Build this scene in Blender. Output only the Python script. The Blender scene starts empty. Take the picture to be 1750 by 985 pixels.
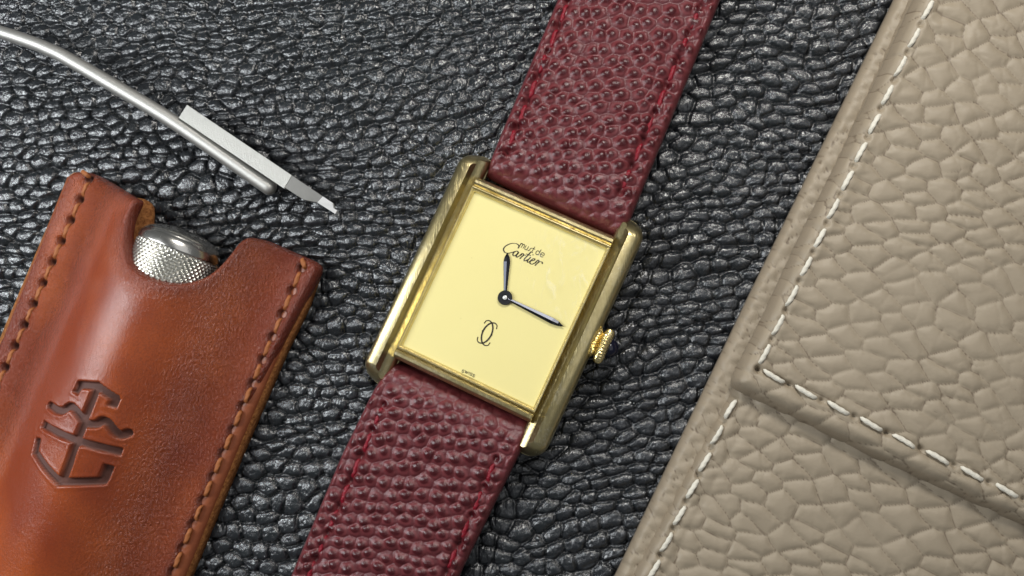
import bpy, math, random
import numpy as np
from mathutils import Matrix, Vector

# ------------------------------------------------------------------ camera
SC = bpy.context.scene
COL = SC.collection
D = 15.0                                   # 1 unit is about 7 mm
TILT = math.radians(9.0)
AZ = math.radians(-45)
CAM = np.array([D*math.sin(TILT)*math.cos(AZ), D*math.sin(TILT)*math.sin(AZ), D*math.cos(TILT)])
F = -CAM/np.linalg.norm(CAM)
R = np.cross(F, [0, 1, 0]); R /= np.linalg.norm(R)
U = np.cross(R, F)
cd = bpy.data.cameras.new('camera'); cam = bpy.data.objects.new('camera', cd); COL.objects.link(cam)
M4 = Matrix(((R[0], U[0], -F[0], CAM[0]), (R[1], U[1], -F[1], CAM[1]), (R[2], U[2], -F[2], CAM[2]), (0, 0, 0, 1)))
cam.matrix_world = M4
cd.sensor_width = 36; cd.lens = 36*D/17.5; cd.clip_start = .1; cd.clip_end = 500
SC.camera = cam

# ------------------------------------------------------------------ light
w = bpy.data.worlds.new('World'); SC.world = w; w.use_nodes = True
bg = w.node_tree.nodes['Background']
bg.inputs[0].default_value = (.93, .97, 1, 1); bg.inputs[1].default_value = .17
def area(name, loc, target, size, energy, color, sy=None):
    l = bpy.data.lights.new(name, 'AREA'); l.energy = energy; l.color = color
    l.shape = 'RECTANGLE'; l.size = size; l.size_y = sy or size
    o = bpy.data.objects.new(name, l); COL.objects.link(o)
    d = Vector(target)-Vector(loc)
    o.matrix_world = Matrix.Translation(loc) @ d.to_track_quat('-Z', 'Y').to_matrix().to_4x4()
    return o
area('ceiling_lamp', (5.5, 15, 16), (0, 0, 0), 6, 3700, (1, .965, .91), 5)
area('window_light', (-16, 2.0, 14), (-3, 0, 0), 5.5, 3900, (.93, .97, 1), 13)
area('fill_light', (9, 1, 18), (2, 0, 0), 20, 700, (.98, .98, 1), 15)  # broad unseen fill, added to soften shadows and brighten the gold's reflections
SC.view_settings.view_transform = 'Standard'; SC.view_settings.look = 'None'
SC.view_settings.exposure = 0.0; SC.view_settings.gamma = 1
SC.unit_settings.system = 'METRIC'; SC.unit_settings.scale_length = .0069

# ------------------------------------------------------------------ helpers
def P(px, py, z=0.0):
    """the point at height z that the photograph shows at pixel px,py"""
    d = F*D + R*(px-875)/100 + U*(492.5-py)/100
    t = (z-CAM[2])/d[2]
    return CAM + d*t
def PS(px, py, zf):
    """the same on a curved surface z = zf(x, y)"""
    z = .4
    for _ in range(12):
        p = P(px, py, z); z = .5*z + .5*float(zf(p[0], p[1]))
    return P(px, py, z)
def px_of(p):
    v = np.array(p)-CAM; k = D/np.dot(v, F)
    return 875+100*k*np.dot(v, R), 492.5-100*k*np.dot(v, U)

def hsh(ix, iy, s):
    ix = ix.astype(np.int64); iy = iy.astype(np.int64)
    h = (ix*374761393 + iy*668265263 + s*1274126177) & 0xffffffff
    h = ((h ^ (h >> 13))*1274126177) & 0xffffffff
    h = ((h ^ (h >> 16))*2246822519) & 0xffffffff
    h = h ^ (h >> 15)
    return (h & 0xffffff)/float(0xffffff)
def noise(x, y, s=0):
    ix = np.floor(x); iy = np.floor(y); fx = x-ix; fy = y-iy
    fx = fx*fx*(3-2*fx); fy = fy*fy*(3-2*fy)
    a = hsh(ix, iy, s); b = hsh(ix+1, iy, s); c = hsh(ix, iy+1, s); d = hsh(ix+1, iy+1, s)
    return (a*(1-fx)+b*fx)*(1-fy)+(c*(1-fx)+d*fx)*fy
def fbm(x, y, s=0, o=3):
    t = 0; a = .5; n = 0
    for i in range(o):
        t = t+a*noise(x*2**i, y*2**i, s+i*7); n += a; a *= .5
    return t/n-.5
def voro(x, y, s=0, jit=.8, brick=True):
    """F1, F2 and a random number of the nearest cell; rows are offset like brickwork"""
    iy = np.floor(y)
    f1 = np.full(x.shape, 9.); f2 = np.full(x.shape, 9.); cid = np.zeros(x.shape)
    cx = np.zeros(x.shape); cy = np.zeros(x.shape)
    for dy in (-1, 0, 1):
        ry = iy+dy
        off = (.5*(ry.astype(np.int64) & 1)) if brick else 0
        ix = np.floor(x-off)
        for dx in (-1, 0, 1):
            rx = ix+dx
            px = rx+off+.5+jit*(hsh(rx, ry, s)-.5); py = ry+.5+jit*(hsh(rx, ry, s+91)-.5)
            d = np.sqrt((x-px)**2+(y-py)**2)
            m = d < f1
            f2 = np.where(m, f1, np.minimum(f2, d))
            cid = np.where(m, hsh(rx, ry, s+17), cid)
            cx = np.where(m, x-px, cx); cy = np.where(m, y-py, cy)
            f1 = np.where(m, d, f1)
    return f1, f2, cid, cx, cy
def lens(x, y, s=0, jx=.5, jy=.4, mr=.55):
    """net of staggered lens shaped cells (rows one unit apart, mr = row height in widths)"""
    iy = np.floor(y)
    f1 = np.full(x.shape, 9.); f2 = np.full(x.shape, 9.); cid = np.zeros(x.shape); cx = np.zeros(x.shape); cy = np.zeros(x.shape)
    for dy in (-2, -1, 0, 1, 2):
        ry = iy+dy; off = .5*(ry.astype(np.int64) & 1); ix = np.floor(x-off)
        for dx in (-1, 0, 1):
            rx = ix+dx
            px = rx+off+.5+jx*(hsh(rx, ry, s)-.5); py = ry+.5+jy*(hsh(rx, ry, s+91)-.5)
            wgt = .10*(hsh(rx, ry, s+55)-.5)
            d = np.sqrt((x-px)**2+((y-py)*mr)**2)+wgt
            m = d < f1
            f2 = np.where(m, f1, np.minimum(f2, d)); cid = np.where(m, hsh(rx, ry, s+17), cid)
            cx = np.where(m, x-px, cx); cy = np.where(m, (y-py)*mr, cy); f1 = np.where(m, d, f1)
    return f2-f1, cid, cx, cy
def sst(a, b, x):
    t = np.clip((x-a)/(b-a), 0, 1); return t*t*(3-2*t)

def mesh_obj(name, verts, faces, mat, smooth=True, attrs=None):
    me = bpy.data.meshes.new(name)
    V = np.asarray(verts, dtype=np.float32)
    if isinstance(faces, np.ndarray):
        n = len(faces); k = faces.shape[1]
        me.vertices.add(len(V)); me.vertices.foreach_set('co', V.ravel())
        me.loops.add(n*k); me.loops.foreach_set('vertex_index', faces.astype(np.int32).ravel())
        me.polygons.add(n); me.polygons.foreach_set('loop_start', np.arange(0, n*k, k, dtype=np.int32))
        me.update(calc_edges=True)
    else:
        me.from_pydata([tuple(map(float, v)) for v in V], [], [tuple(int(i) for i in f) for f in faces])
    if smooth:
        me.polygons.foreach_set('use_smooth', np.ones(len(me.polygons), dtype=bool))
    for k_, a in (attrs or {}).items():
        at = me.attributes.new(k_, 'FLOAT', 'POINT'); at.data.foreach_set('value', np.asarray(a, dtype=np.float32))
    me.update(); me.validate()
    if mat: me.materials.append(mat)
    o = bpy.data.objects.new(name, me); COL.objects.link(o)
    return o
def child(o, p):
    o.parent = p
    o.matrix_parent_inverse = world_of(p).inverted()
    return o
WM = {}
def world_of(p):
    return WM.get(p.name, Matrix.Identity(4))
def thing(name, label, cat, loc, rz=0, group=None):
    o = bpy.data.objects.new(name, None); COL.objects.link(o); o.empty_display_size = .3
    m = Matrix.Translation(loc) @ Matrix.Rotation(rz, 4, 'Z')
    o.matrix_world = m; WM[o.name] = m
    o['label'] = label; o['category'] = cat
    if group: o['group'] = group
    return o

def resample(poly, closed=True):
    return np.asarray(poly, dtype=float)
def chaikin(poly, n=2, closed=True, f=.25):
    p = np.asarray(poly, dtype=float)
    for _ in range(n):
        q = np.roll(p, -1, axis=0)
        p = np.stack([p*(1-f)+q*f, p*f+q*(1-f)], 1).reshape(-1, 2)
    return p
def round_poly(poly, radii, n=6):
    """polygon with each corner rounded by its own radius"""
    p = np.asarray(poly, dtype=float); N = len(p); out = []
    for i in range(N):
        a, b, c = p[i-1], p[i], p[(i+1) % N]; r = radii[i] if hasattr(radii, '__len__') else radii
        if r <= 0: out.append(b); continue
        u = (a-b); lu = np.linalg.norm(u); u /= lu; v = (c-b); lv = np.linalg.norm(v); v /= lv
        t = min(r, lu*.45, lv*.45)
        for k in range(n+1):
            s = k/n; q = (1-s)**2*(b+u*t)+2*s*(1-s)*b+s*s*(b+v*t); out.append(q)
    return np.array(out)
def catmull(pts, n=6, closed=False):
    p = [np.array(q, dtype=float) for q in pts]
    if closed: p = [p[-1]]+p+[p[0], p[1]]
    else: p = [2*p[0]-p[1]]+p+[2*p[-1]-p[-2]]
    out = []
    for i in range(1, len(p)-2):
        for k in range(n):
            t = k/n
            out.append(.5*((2*p[i])+(-p[i-1]+p[i+1])*t+(2*p[i-1]-5*p[i]+4*p[i+1]-p[i+2])*t*t+(-p[i-1]+3*p[i]-3*p[i+1]+p[i+2])*t**3))
    if not closed: out.append(p[-2])
    return np.array(out)
def seg_dist(X, Y, a, b):
    ax, ay = a; bx, by = b[0]-a[0], b[1]-a[1]
    L = bx*bx+by*by+1e-12
    t = np.clip(((X-ax)*bx+(Y-ay)*by)/L, 0, 1)
    qx = ax+t*bx; qy = ay+t*by
    return np.hypot(X-qx, Y-qy), qx, qy
def seg_box(X, Y, a, b, ext):
    d = np.array(b)-np.array(a); L = np.hypot(*d); d = d/L
    al = (X-a[0])*d[0]+(Y-a[1])*d[1]; pe = np.abs(-(X-a[0])*d[1]+(Y-a[1])*d[0])
    ov = np.maximum(np.maximum(-al, al-L)-ext+.06, 0)
    return np.maximum(pe, ov)
def sdf(X, Y, poly):
    """distance inside a closed polygon (positive inside) and the nearest point"""
    best = np.full(X.shape, 1e9); nx = np.zeros(X.shape); ny = np.zeros(X.shape); ins = np.zeros(X.shape, bool)
    N = len(poly)
    for i in range(N):
        a = poly[i]; b = poly[(i+1) % N]
        d, qx, qy = seg_dist(X, Y, a, b)
        m = d < best
        best = np.where(m, d, best); nx = np.where(m, qx, nx); ny = np.where(m, qy, ny)
        c = (a[1] > Y) != (b[1] > Y)
        if a[1] != b[1]:
            xi = a[0]+(Y-a[1])/(b[1]-a[1])*(b[0]-a[0])
            ins ^= c & (X < xi)
    return np.where(ins, best, -best), nx, ny

def panel(name, poly, step, ang, zf, mat, skirt, under=None, attrs=True):
    """A sheet of leather with real thickness: a fine grid cut to the outline poly (world x, y),
    raised to zf(x, y, inside_distance), then a skirt [(outward, drop or ('abs', z))...] round its edge."""
    poly = np.asarray(poly, dtype=float)
    c, s = math.cos(ang), math.sin(ang)
    L = np.stack([poly[:, 0]*c+poly[:, 1]*s, -poly[:, 0]*s+poly[:, 1]*c], 1)
    lo = L.min(0)-step; hi = L.max(0)+step
    gx = np.arange(lo[0], hi[0], step); gy = np.arange(lo[1], hi[1], step)
    GX, GY = np.meshgrid(gx, gy, indexing='ij')
    X = GX*c-GY*s; Y = GX*s+GY*c
    Dd, NX, NY = sdf(X, Y, poly)
    ok = Dd > .35*step
    nx_, ny_ = X.shape
    f = ok[:-1, :-1] & ok[1:, :-1] & ok[1:, 1:] & ok[:-1, 1:]
    idx = np.arange(nx_*ny_).reshape(nx_, ny_)
    I, J = np.nonzero(f)
    faces = np.stack([idx[I, J], idx[I+1, J], idx[I+1, J+1], idx[I, J+1]], 1)
    used = np.unique(faces); remap = -np.ones(nx_*ny_, dtype=np.int64); remap[used] = np.arange(len(used))
    faces = remap[faces]
    X = X.ravel()[used].copy(); Y = Y.ravel()[used].copy(); Dv = Dd.ravel()[used].copy()
    # boundary edges
    E = np.concatenate([faces[:, [k, (k+1) % 4]] for k in range(4)])
    n = len(used); key = E[:, 0]*n+E[:, 1]; rkey = E[:, 1]*n+E[:, 0]
    b = ~np.isin(key, rkey); BE = E[b]
    bv = np.unique(BE)
    ox, oy = X[bv].copy(), Y[bv].copy()
    X[bv] = NX.ravel()[used][bv]; Y[bv] = NY.ravel()[used][bv]; Dv[bv] = 0
    # outward direction at the border
    dx = X[bv]-ox; dy = Y[bv]-oy; l = np.hypot(dx, dy)+1e-9; dx /= l; dy /= l
    Z, at = zf(X, Y, Dv)
    V = [np.stack([X, Y, Z], 1)]; FF = [faces]
    AT = {k: [a] for k, a in at.items()}
    # average the outward direction along the border so that the skirt stays smooth
    loc = -np.ones(n, dtype=np.int64); loc[bv] = np.arange(len(bv))
    for _ in range(3):
        sx = dx.copy(); sy = dy.copy(); e0 = loc[BE[:, 0]]; e1 = loc[BE[:, 1]]
        np.add.at(sx, e0, dx[e1]); np.add.at(sy, e0, dy[e1]); np.add.at(sx, e1, dx[e0]); np.add.at(sy, e1, dy[e0])
        l = np.hypot(sx, sy)+1e-9; dx = sx/l; dy = sy/l
    prev = bv; base = n
    zb = Z[bv]
    for (out, drop) in skirt:
        zz = np.full(len(bv), drop[1]) if isinstance(drop, tuple) else zb-drop
        V.append(np.stack([X[bv]+dx*out, Y[bv]+dy*out, zz], 1))
        for k in AT: AT[k].append(at[k][bv] if k != 'edge' else np.zeros(len(bv)))
        cur = base+np.arange(len(bv)); base += len(bv)
        pm = -np.ones(n, dtype=np.int64)
        p0 = prev[loc[BE[:, 0]]]; p1 = prev[loc[BE[:, 1]]]; c0 = cur[loc[BE[:, 0]]]; c1 = cur[loc[BE[:, 1]]]
        FF.append(np.stack([p1, p0, c0, c1], 1)); prev = cur
    if under is not None:
        V.append(np.stack([X, Y, Z-under], 1)); 
        for k in AT: AT[k].append(at[k])
        FF.append(faces[:, ::-1]+base)
        u0 = base+BE[:, 0]; u1 = base+BE[:, 1]; p0 = prev[loc[BE[:, 0]]]; p1 = prev[loc[BE[:, 1]]]
        FF.append(np.stack([p1, p0, u0, u1], 1))
    return mesh_obj(name, np.concatenate(V), np.concatenate(FF), mat, True, {k: np.concatenate(a) for k, a in AT.items()})

def rring(a, b, r, d, n=8, cx=0, cy=0):
    """rounded rectangle ring of half sizes a, b and corner radii r (tr, tl, bl, br), inset by d"""
    out = []
    rr = r if hasattr(r, '__len__') else [r]*4
    for k, (sx, sy, a0) in enumerate(((1, 1, 0), (-1, 1, 90), (-1, -1, 180), (1, -1, 270))):
        q = rr[k]; rad = max(q-d, 1e-4)
        ex = a-max(q, d); ey = b-max(q, d)
        ey = max(ey, 1e-4)
        if q < a*.9 or d > q: ex = max(ex, 1e-4)
        for i in range(n+1):
            t = math.radians(a0+90*i/n)
            out.append((cx+sx*ex+rad*math.cos(t), cy+sy*ey+rad*math.sin(t)))
    return out
def loft(rings, cap0=True, cap1=True):
    V = []; Fc = []; n = len(rings[0])
    for r in rings: V += list(r)
    for i in range(len(rings)-1):
        for j in range(n):
            k = (j+1) % n
            Fc.append((i*n+j, i*n+k, (i+1)*n+k, (i+1)*n+j))
    if cap0: Fc.append(tuple(range(n))[::-1])
    if cap1: Fc.append(tuple((len(rings)-1)*n+j for j in range(n)))
    return V, Fc
def place(name, V, Fc, mat, m, parent=None, smooth=True, sharp=None):
    V = [m @ Vector(v) for v in V]
    o = mesh_obj(name, V, Fc, mat, smooth)
    if sharp:
        o.data.set_sharp_from_angle(angle=math.radians(sharp))
    if parent: child(o, parent)
    return o
def tube(pts, rad, n=16, flat=1.0):
    """tube through 3D points with a radius each; flat squashes it vertically"""
    pts = [np.array(p, dtype=float) for p in pts]; rings = []
    for i, p in enumerate(pts):
        t = pts[min(i+1, len(pts)-1)]-pts[max(i-1, 0)]; t /= np.linalg.norm(t)
        s = np.cross(t, [0, 0, 1]); s /= np.linalg.norm(s); u = np.cross(s, t)
        r = rad[i] if hasattr(rad, '__len__') else rad
        rings.append([tuple(p+s*r*math.cos(2*math.pi*k/n)+u*r*flat*math.sin(2*math.pi*k/n)) for k in range(n)])
    return loft(rings)

# ------------------------------------------------------------------ materials
class NT:
    def __init__(s, name):
        s.m = bpy.data.materials.new(name); s.m.use_nodes = True; s.t = s.m.node_tree; s.n = s.t.nodes
        s.b = s.n['Principled BSDF']; s.out = s.n['Material Output']
        s.co = s.n.new('ShaderNodeTexCoord').outputs['Object']
    def new(s, ty, **kw):
        x = s.n.new(ty)
        for k, v in kw.items():
            if k in x.inputs.keys() and not hasattr(x, k): s.set(x.inputs[k], v)
            else: setattr(x, k, v)
        return x
    def set(s, inp, v):
        if isinstance(v, bpy.types.NodeSocket): s.t.links.new(v, inp)
        else: inp.default_value = v
    def noise(s, scale, detail=3, rough=.55, vec=None, dist=0):
        x = s.n.new('ShaderNodeTexNoise'); s.set(x.inputs['Scale'], scale); s.set(x.inputs['Detail'], detail)
        s.set(x.inputs['Roughness'], rough); s.set(x.inputs['Vector'], vec or s.co); s.set(x.inputs['Distortion'], dist)
        return x.outputs['Fac']
    def vor(s, scale, feature='F1', vec=None, rnd=1):
        x = s.n.new('ShaderNodeTexVoronoi'); x.feature = feature; s.set(x.inputs['Scale'], scale)
        s.set(x.inputs['Vector'], vec or s.co); s.set(x.inputs['Randomness'], rnd)
        return x.outputs['Distance']
    def map(s, rot=(0, 0, 0), scale=(1, 1, 1)):
        x = s.n.new('ShaderNodeMapping'); s.set(x.inputs['Vector'], s.co); s.set(x.inputs['Rotation'], rot); s.set(x.inputs['Scale'], scale)
        return x.outputs[0]
    def ramp(s, fac, stops):
        x = s.n.new('ShaderNodeValToRGB'); s.set(x.inputs[0], fac); e = x.color_ramp.elements
        while len(e) < len(stops): e.new(.5)
        for i, (p, c) in enumerate(stops):
            e[i].position = p; e[i].color = (*c, 1) if hasattr(c, '__len__') else (c, c, c, 1)
        return x.outputs[0]
    def mix(s, fac, a, b, mode='MIX'):
        x = s.n.new('ShaderNodeMix'); x.data_type = 'RGBA'; x.blend_type = mode
        s.set(x.inputs[0], fac)
        for i, v in ((6, a), (7, b)):
            s.set(x.inputs[i], (*v, 1) if isinstance(v, tuple) and len(v) == 3 else v)
        return x.outputs[2]
    def math(s, op, a, b=0, c=0, clamp=False):
        x = s.n.new('ShaderNodeMath'); x.operation = op; x.use_clamp = clamp
        s.set(x.inputs[0], a); s.set(x.inputs[1], b); s.set(x.inputs[2], c)
        return x.outputs[0]
    def attr(s, name):
        x = s.n.new('ShaderNodeAttribute'); x.attribute_name = name; return x.outputs['Fac']
    def bump(s, h, strength, dist, normal=None):
        x = s.n.new('ShaderNodeBump'); s.set(x.inputs['Height'], h); x.inputs['Strength'].default_value = strength
        x.inputs['Distance'].default_value = dist
        if normal: s.set(x.inputs['Normal'], normal)
        return x.outputs[0]
    def fin(s, color=None, rough=None, normal=None, metal=0, spec=.5, coat=0, coat_r=.1, sheen=0):
        b = s.b
        if color is not None: s.set(b.inputs['Base Color'], (*color, 1) if isinstance(color, tuple) else color)
        if rough is not None: s.set(b.inputs['Roughness'], rough)
        if normal is not None: s.set(b.inputs['Normal'], normal)
        b.inputs['Metallic'].default_value = metal; b.inputs['Specular IOR Level'].default_value = spec
        if coat: b.inputs['Coat Weight'].default_value = coat; b.inputs['Coat Roughness'].default_value = coat_r
        if sheen: b.inputs['Sheen Weight'].default_value = sheen
        return s.m

# black pebbled leather
k = NT('black_leather')
wm = k.map((0, 0, math.radians(12)), (1.7, 1, 1))
h1 = k.math('ABSOLUTE', k.math('SUBTRACT', k.noise(8.5, 3, .55, wm, .5), .5))
h2 = k.noise(45, 3, .6)
hh = k.math('ADD', k.math('MULTIPLY', h1, -3.0), k.math('MULTIPLY', h2, .30))
nb = k.bump(hh, .48, .024)
rg = k.math('ADD', k.math('MULTIPLY', k.noise(7, 3), .14), .16)
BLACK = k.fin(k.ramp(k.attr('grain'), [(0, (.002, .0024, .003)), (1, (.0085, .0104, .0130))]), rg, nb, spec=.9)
# taupe wallet leather
k = NT('taupe_leather')
hh = k.math('ADD', k.math('MULTIPLY', k.noise(14, 5, .6), .6), k.math('MULTIPLY', k.noise(60, 3), .35))
nb = k.bump(hh, .35, .025)
base = k.mix(k.noise(1.3, 4), (.272, .224, .160), (.312, .258, .186))
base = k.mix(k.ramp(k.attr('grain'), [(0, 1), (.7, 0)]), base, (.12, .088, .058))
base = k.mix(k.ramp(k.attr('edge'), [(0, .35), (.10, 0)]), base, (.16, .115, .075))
TAUPE = k.fin(base, .50, nb, spec=.4)
k = NT('taupe_edge_leather')
nb = k.bump(k.noise(25, 5, .7), .5, .03)
TAUPE_EDGE = k.fin(k.mix(k.noise(9, 4), (.135, .100, .066), (.20, .15, .10)), .55, nb, spec=.35)
# burgundy strap leather
k = NT('burgundy_leather')
nb = k.bump(k.math('ADD', k.noise(30, 4, .6), k.math('MULTIPLY', k.noise(90, 2), .4)), .35, .02)
g = k.attr('grain')
base = k.ramp(g, [(0, (.085, .016, .019)), (.30, (.15, .031, .034)), (.70, (.060, .006, .008)), (1, (.040, .003, .0045))])
base = k.mix(k.math('MULTIPLY', k.noise(3, 4), .35), base, (.10, .012, .018))
BURG = k.fin(base, k.math('SUBTRACT', .35, k.math('MULTIPLY', g, .12)), nb, spec=.45)
# tan pouch leather
k = NT('tan_leather')
lm = k.map((0, 0, math.radians(-22)), (1, .55, 1))
fw = k.noise(26, 4, .65, lm, .6)
hh = k.math('ADD', k.math('MULTIPLY', fw, k.math('ADD', k.math('MULTIPLY', k.attr('crink'), 1.25), .05)), k.math('MULTIPLY', k.noise(80, 2), .06))
nb = k.bump(hh, 1.0, .085)
big = k.noise(.42, 3, .5, k.map((0, 0, .4), (1, .7, 1)))
base = k.mix(k.ramp(big, [(.38, 0), (.62, 1)]), (.20, .032, .008), (.42, .092, .016))
base = k.mix(k.math('MULTIPLY', k.ramp(k.noise(34, 4, .7), [(.42, 0), (.72, 1)]), .75), base, (.15, .03, .010))
base = k.mix(k.ramp(k.attr('edge'), [(0, .8), (.25, .25), (.9, 0)]), base, (.115, .018, .008))
base = k.mix(k.attr('stamp_and_hole_shade'), base, (.055, .024, .018))
TAN = k.fin(base, k.math('ADD', k.math('MULTIPLY', k.attr('stamp_and_hole_shade'), .55), k.math('ADD', .17, k.math('MULTIPLY', k.noise(2.5, 3), .12))), nb, spec=.5)
k = NT('burnished_edge')
nb = k.bump(k.noise(12, 4, .6), .4, .03)
BURNISH = k.fin(k.mix(k.noise(5, 4), (.16, .035, .012), (.26, .075, .025)), .42, nb)
k = NT('suede_inside')
nb = k.bump(k.noise(40, 4, .8), .9, .05)
SUEDE = k.fin(k.mix(k.ramp(k.noise(18, 5, .7), [(.35, 0), (.65, 1)]), (.17, .055, .017), (.48, .205, .07)), .9, nb, spec=.1)
def thread(name, c1, c2, rough=.6, sc=18):
    k = NT(name); nb = k.bump(k.noise(sc*2, 3), .6, .02)
    return k.fin(k.mix(k.noise(sc, 3), c1, c2), rough, nb, spec=.3)
WHITE_T = thread('white_thread', (.74, .71, .62), (.56, .52, .43), .7, 11)
RED_T = thread('red_thread', (.25, .008, .02), (.12, .003, .009), .4)
TAN_T = thread('tan_thread', (.36, .125, .035), (.17, .05, .014))
k = NT('hole_black'); HOLE = k.fin((.006, .004, .003), .9, spec=.1)
# worn gold
def gold(name, c, silver, rough, scr=1.0, seed=0):
    k = NT(name)
    m1 = k.map((0, 0, math.radians(24.7-12)), (16, 1.2, 4)); m2 = k.map((0, 0, math.radians(-38)), (14, 1, 4))
    m3 = k.map((0, 0, math.radians(64)), (18, 1.1, 4))
    s1 = k.ramp(k.noise(3, 2, .5, m1), [(.60, 0), (.66, 1)]); s2 = k.ramp(k.noise(3.4, 2, .5, m2), [(.62, 0), (.67, 1)])
    s3 = k.ramp(k.noise(2.7, 2, .5, m3), [(.62, 0), (.68, 1)])
    sc = k.math('ADD', k.math('ADD', s1, s2), s3, clamp=True)
    pit = k.ramp(k.noise(26, 4, .7), [(.52, 0), (.68, 1)])
    worn = k.math('MULTIPLY', k.ramp(k.noise(2.2, 4, .6), [(.48, 0), (.62, 1)]), k.math('ADD', k.math('MULTIPLY', pit, .7), .10))
    colr = k.mix(k.math('MULTIPLY', worn, .55, clamp=True), c, silver)
    colr = k.mix(k.math('MULTIPLY', k.ramp(k.noise(5, 5, .6), [(.45, 0), (.7, 1)]), .35), colr, (.30, .235, .10))
    hgt = k.math('ADD', k.math('MULTIPLY', sc, -.22*scr), k.math('ADD', k.math('MULTIPLY', pit, -.07*scr), k.math('MULTIPLY', k.noise(2.2, 2), .6)))
    nb = k.bump(hgt, .3, .02)
    rr = k.math('ADD', k.math('MULTIPLY', k.math('ADD', sc, pit), .07), k.math('ADD', rough, k.math('MULTIPLY', k.noise(5, 3), .10)))
    return k.fin(colr, rr, nb, metal=1)
GOLD = gold('worn_gold', (.50, .42, .215), (.84, .80, .70), .25)
GOLD_IN = gold('clean_gold', (.80, .68, .36), (.85, .76, .5), .25, .0)
GOLD_C = gold('crown_gold', (.80, .66, .33), (.92, .86, .66), .18, .2)
# dial
k = NT('cream_dial')
spk = k.ramp(k.vor(3.2), [(0.0, 1), (.045, 0)])
base = k.mix(k.noise(1.2, 3), (.765, .675, .295), (.80, .71, .325))
base = k.mix(k.math('MULTIPLY', k.ramp(k.noise(14, 4), [(.5, 0), (.8, 1)]), .10), base, (.7, .62, .3))
base = k.mix(k.math('MULTIPLY', spk, .5), base, (.30, .24, .08))
DIAL = k.fin(base, .5, spec=.3)
k = NT('black_print'); PRINT = k.fin((.02, .013, .008), .5)
k = NT('blued_steel'); nb = k.bump(k.noise(20, 3), .1, .01)
STEELB = k.fin((.022, .023, .028), .20, nb, metal=1)
k = NT('dark_steel'); STEELD = k.fin((.035, .036, .04), .3, metal=.6)
k = NT('bead_blasted_steel'); nb = k.bump(k.noise(60, 3, .7), .25, .02)
SATIN = k.fin(k.mix(k.noise(4, 4), (.36, .355, .33), (.43, .42, .395)), k.math('ADD', .44, k.math('MULTIPLY', k.noise(12, 3), .12)), nb, metal=.85)
k = NT('milled_steel'); mm = k.map((0, 0, math.radians(33)), (9, .8, 1))
nb = k.bump(k.math('ADD', k.noise(9, 4, .7, mm), k.noise(50, 2)), .3, .02)
MILLED = k.fin(k.mix(k.noise(9, 4, .7, mm), (.27, .265, .245), (.42, .415, .385)), .45, nb, metal=.8)
k = NT('ground_steel'); GROUND = k.fin(k.mix(k.noise(8, 4), (.20, .195, .18), (.25, .245, .23)), .42, metal=.8)
k = NT('bright_steel'); BRIGHT = k.fin((.72, .72, .71), .35, metal=.3)
k = NT('polished_steel'); nb = k.bump(k.math('ADD', k.noise(5, 5, .6), k.math('MULTIPLY', k.noise(50, 3), .15)), .12, .03)
POLISH = k.fin(k.mix(k.noise(3, 5, .7), (.40, .39, .36), (.62, .60, .56)), k.math('ADD', .16, k.math('MULTIPLY', k.noise(7, 4), .16)), nb, metal=1)
k = NT('knurled_steel'); KNURL = k.fin((.62, .61, .56), .30, metal=1)
k = NT('blue_cabochon'); CAB = k.fin((.002, .002, .012), .12)
# crystal: clear with a fresnel reflection and a few greasy smears
k = NT('crystal')
tr = k.n.new('ShaderNodeBsdfTransparent'); tr.inputs[0].default_value = (.985, .985, .975, 1)
gl = k.n.new('ShaderNodeBsdfGlossy'); gl.inputs['Roughness'].default_value = .06
g2 = k.n.new('ShaderNodeBsdfDiffuse'); g2.inputs['Color'].default_value = (.85, .85, .82, 1)
lw = k.n.new('ShaderNodeLayerWeight'); lw.inputs[0].default_value = .5
frv = k.math('ADD', .035, k.math('MULTIPLY', k.math('POWER', lw.outputs['Facing'], 5), .9))
a = k.n.new('ShaderNodeMixShader'); k.t.links.new(frv, a.inputs[0]); k.t.links.new(tr.outputs[0], a.inputs[1]); k.t.links.new(gl.outputs[0], a.inputs[2])
def spot(x, y, rad):
    vm = k.n.new('ShaderNodeVectorMath'); vm.operation = 'DISTANCE'; k.t.links.new(k.co, vm.inputs[0]); vm.inputs[1].default_value = (x, y, .65)
    return k.ramp(k.math('DIVIDE', vm.outputs['Value'], rad), [(.25, 1), (1, 0)])
_s = P(968, 470, .7)
sm = k.math('MULTIPLY', spot(_s[0], _s[1], .95), k.ramp(k.noise(2.6, 5, .65, k.map((0, 0, math.radians(25)), (1.8, .8, 1)), 1.4), [(.53, 0), (.66, 1)]))
sm = k.math('MULTIPLY', sm, .20)
b2 = k.n.new('ShaderNodeMixShader'); k.t.links.new(sm, b2.inputs[0]); k.t.links.new(a.outputs[0], b2.inputs[1]); k.t.links.new(g2.outputs[0], b2.inputs[2])
k.t.links.new(b2.outputs[0], k.out.inputs[0]); CRYSTAL = k.m

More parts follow.
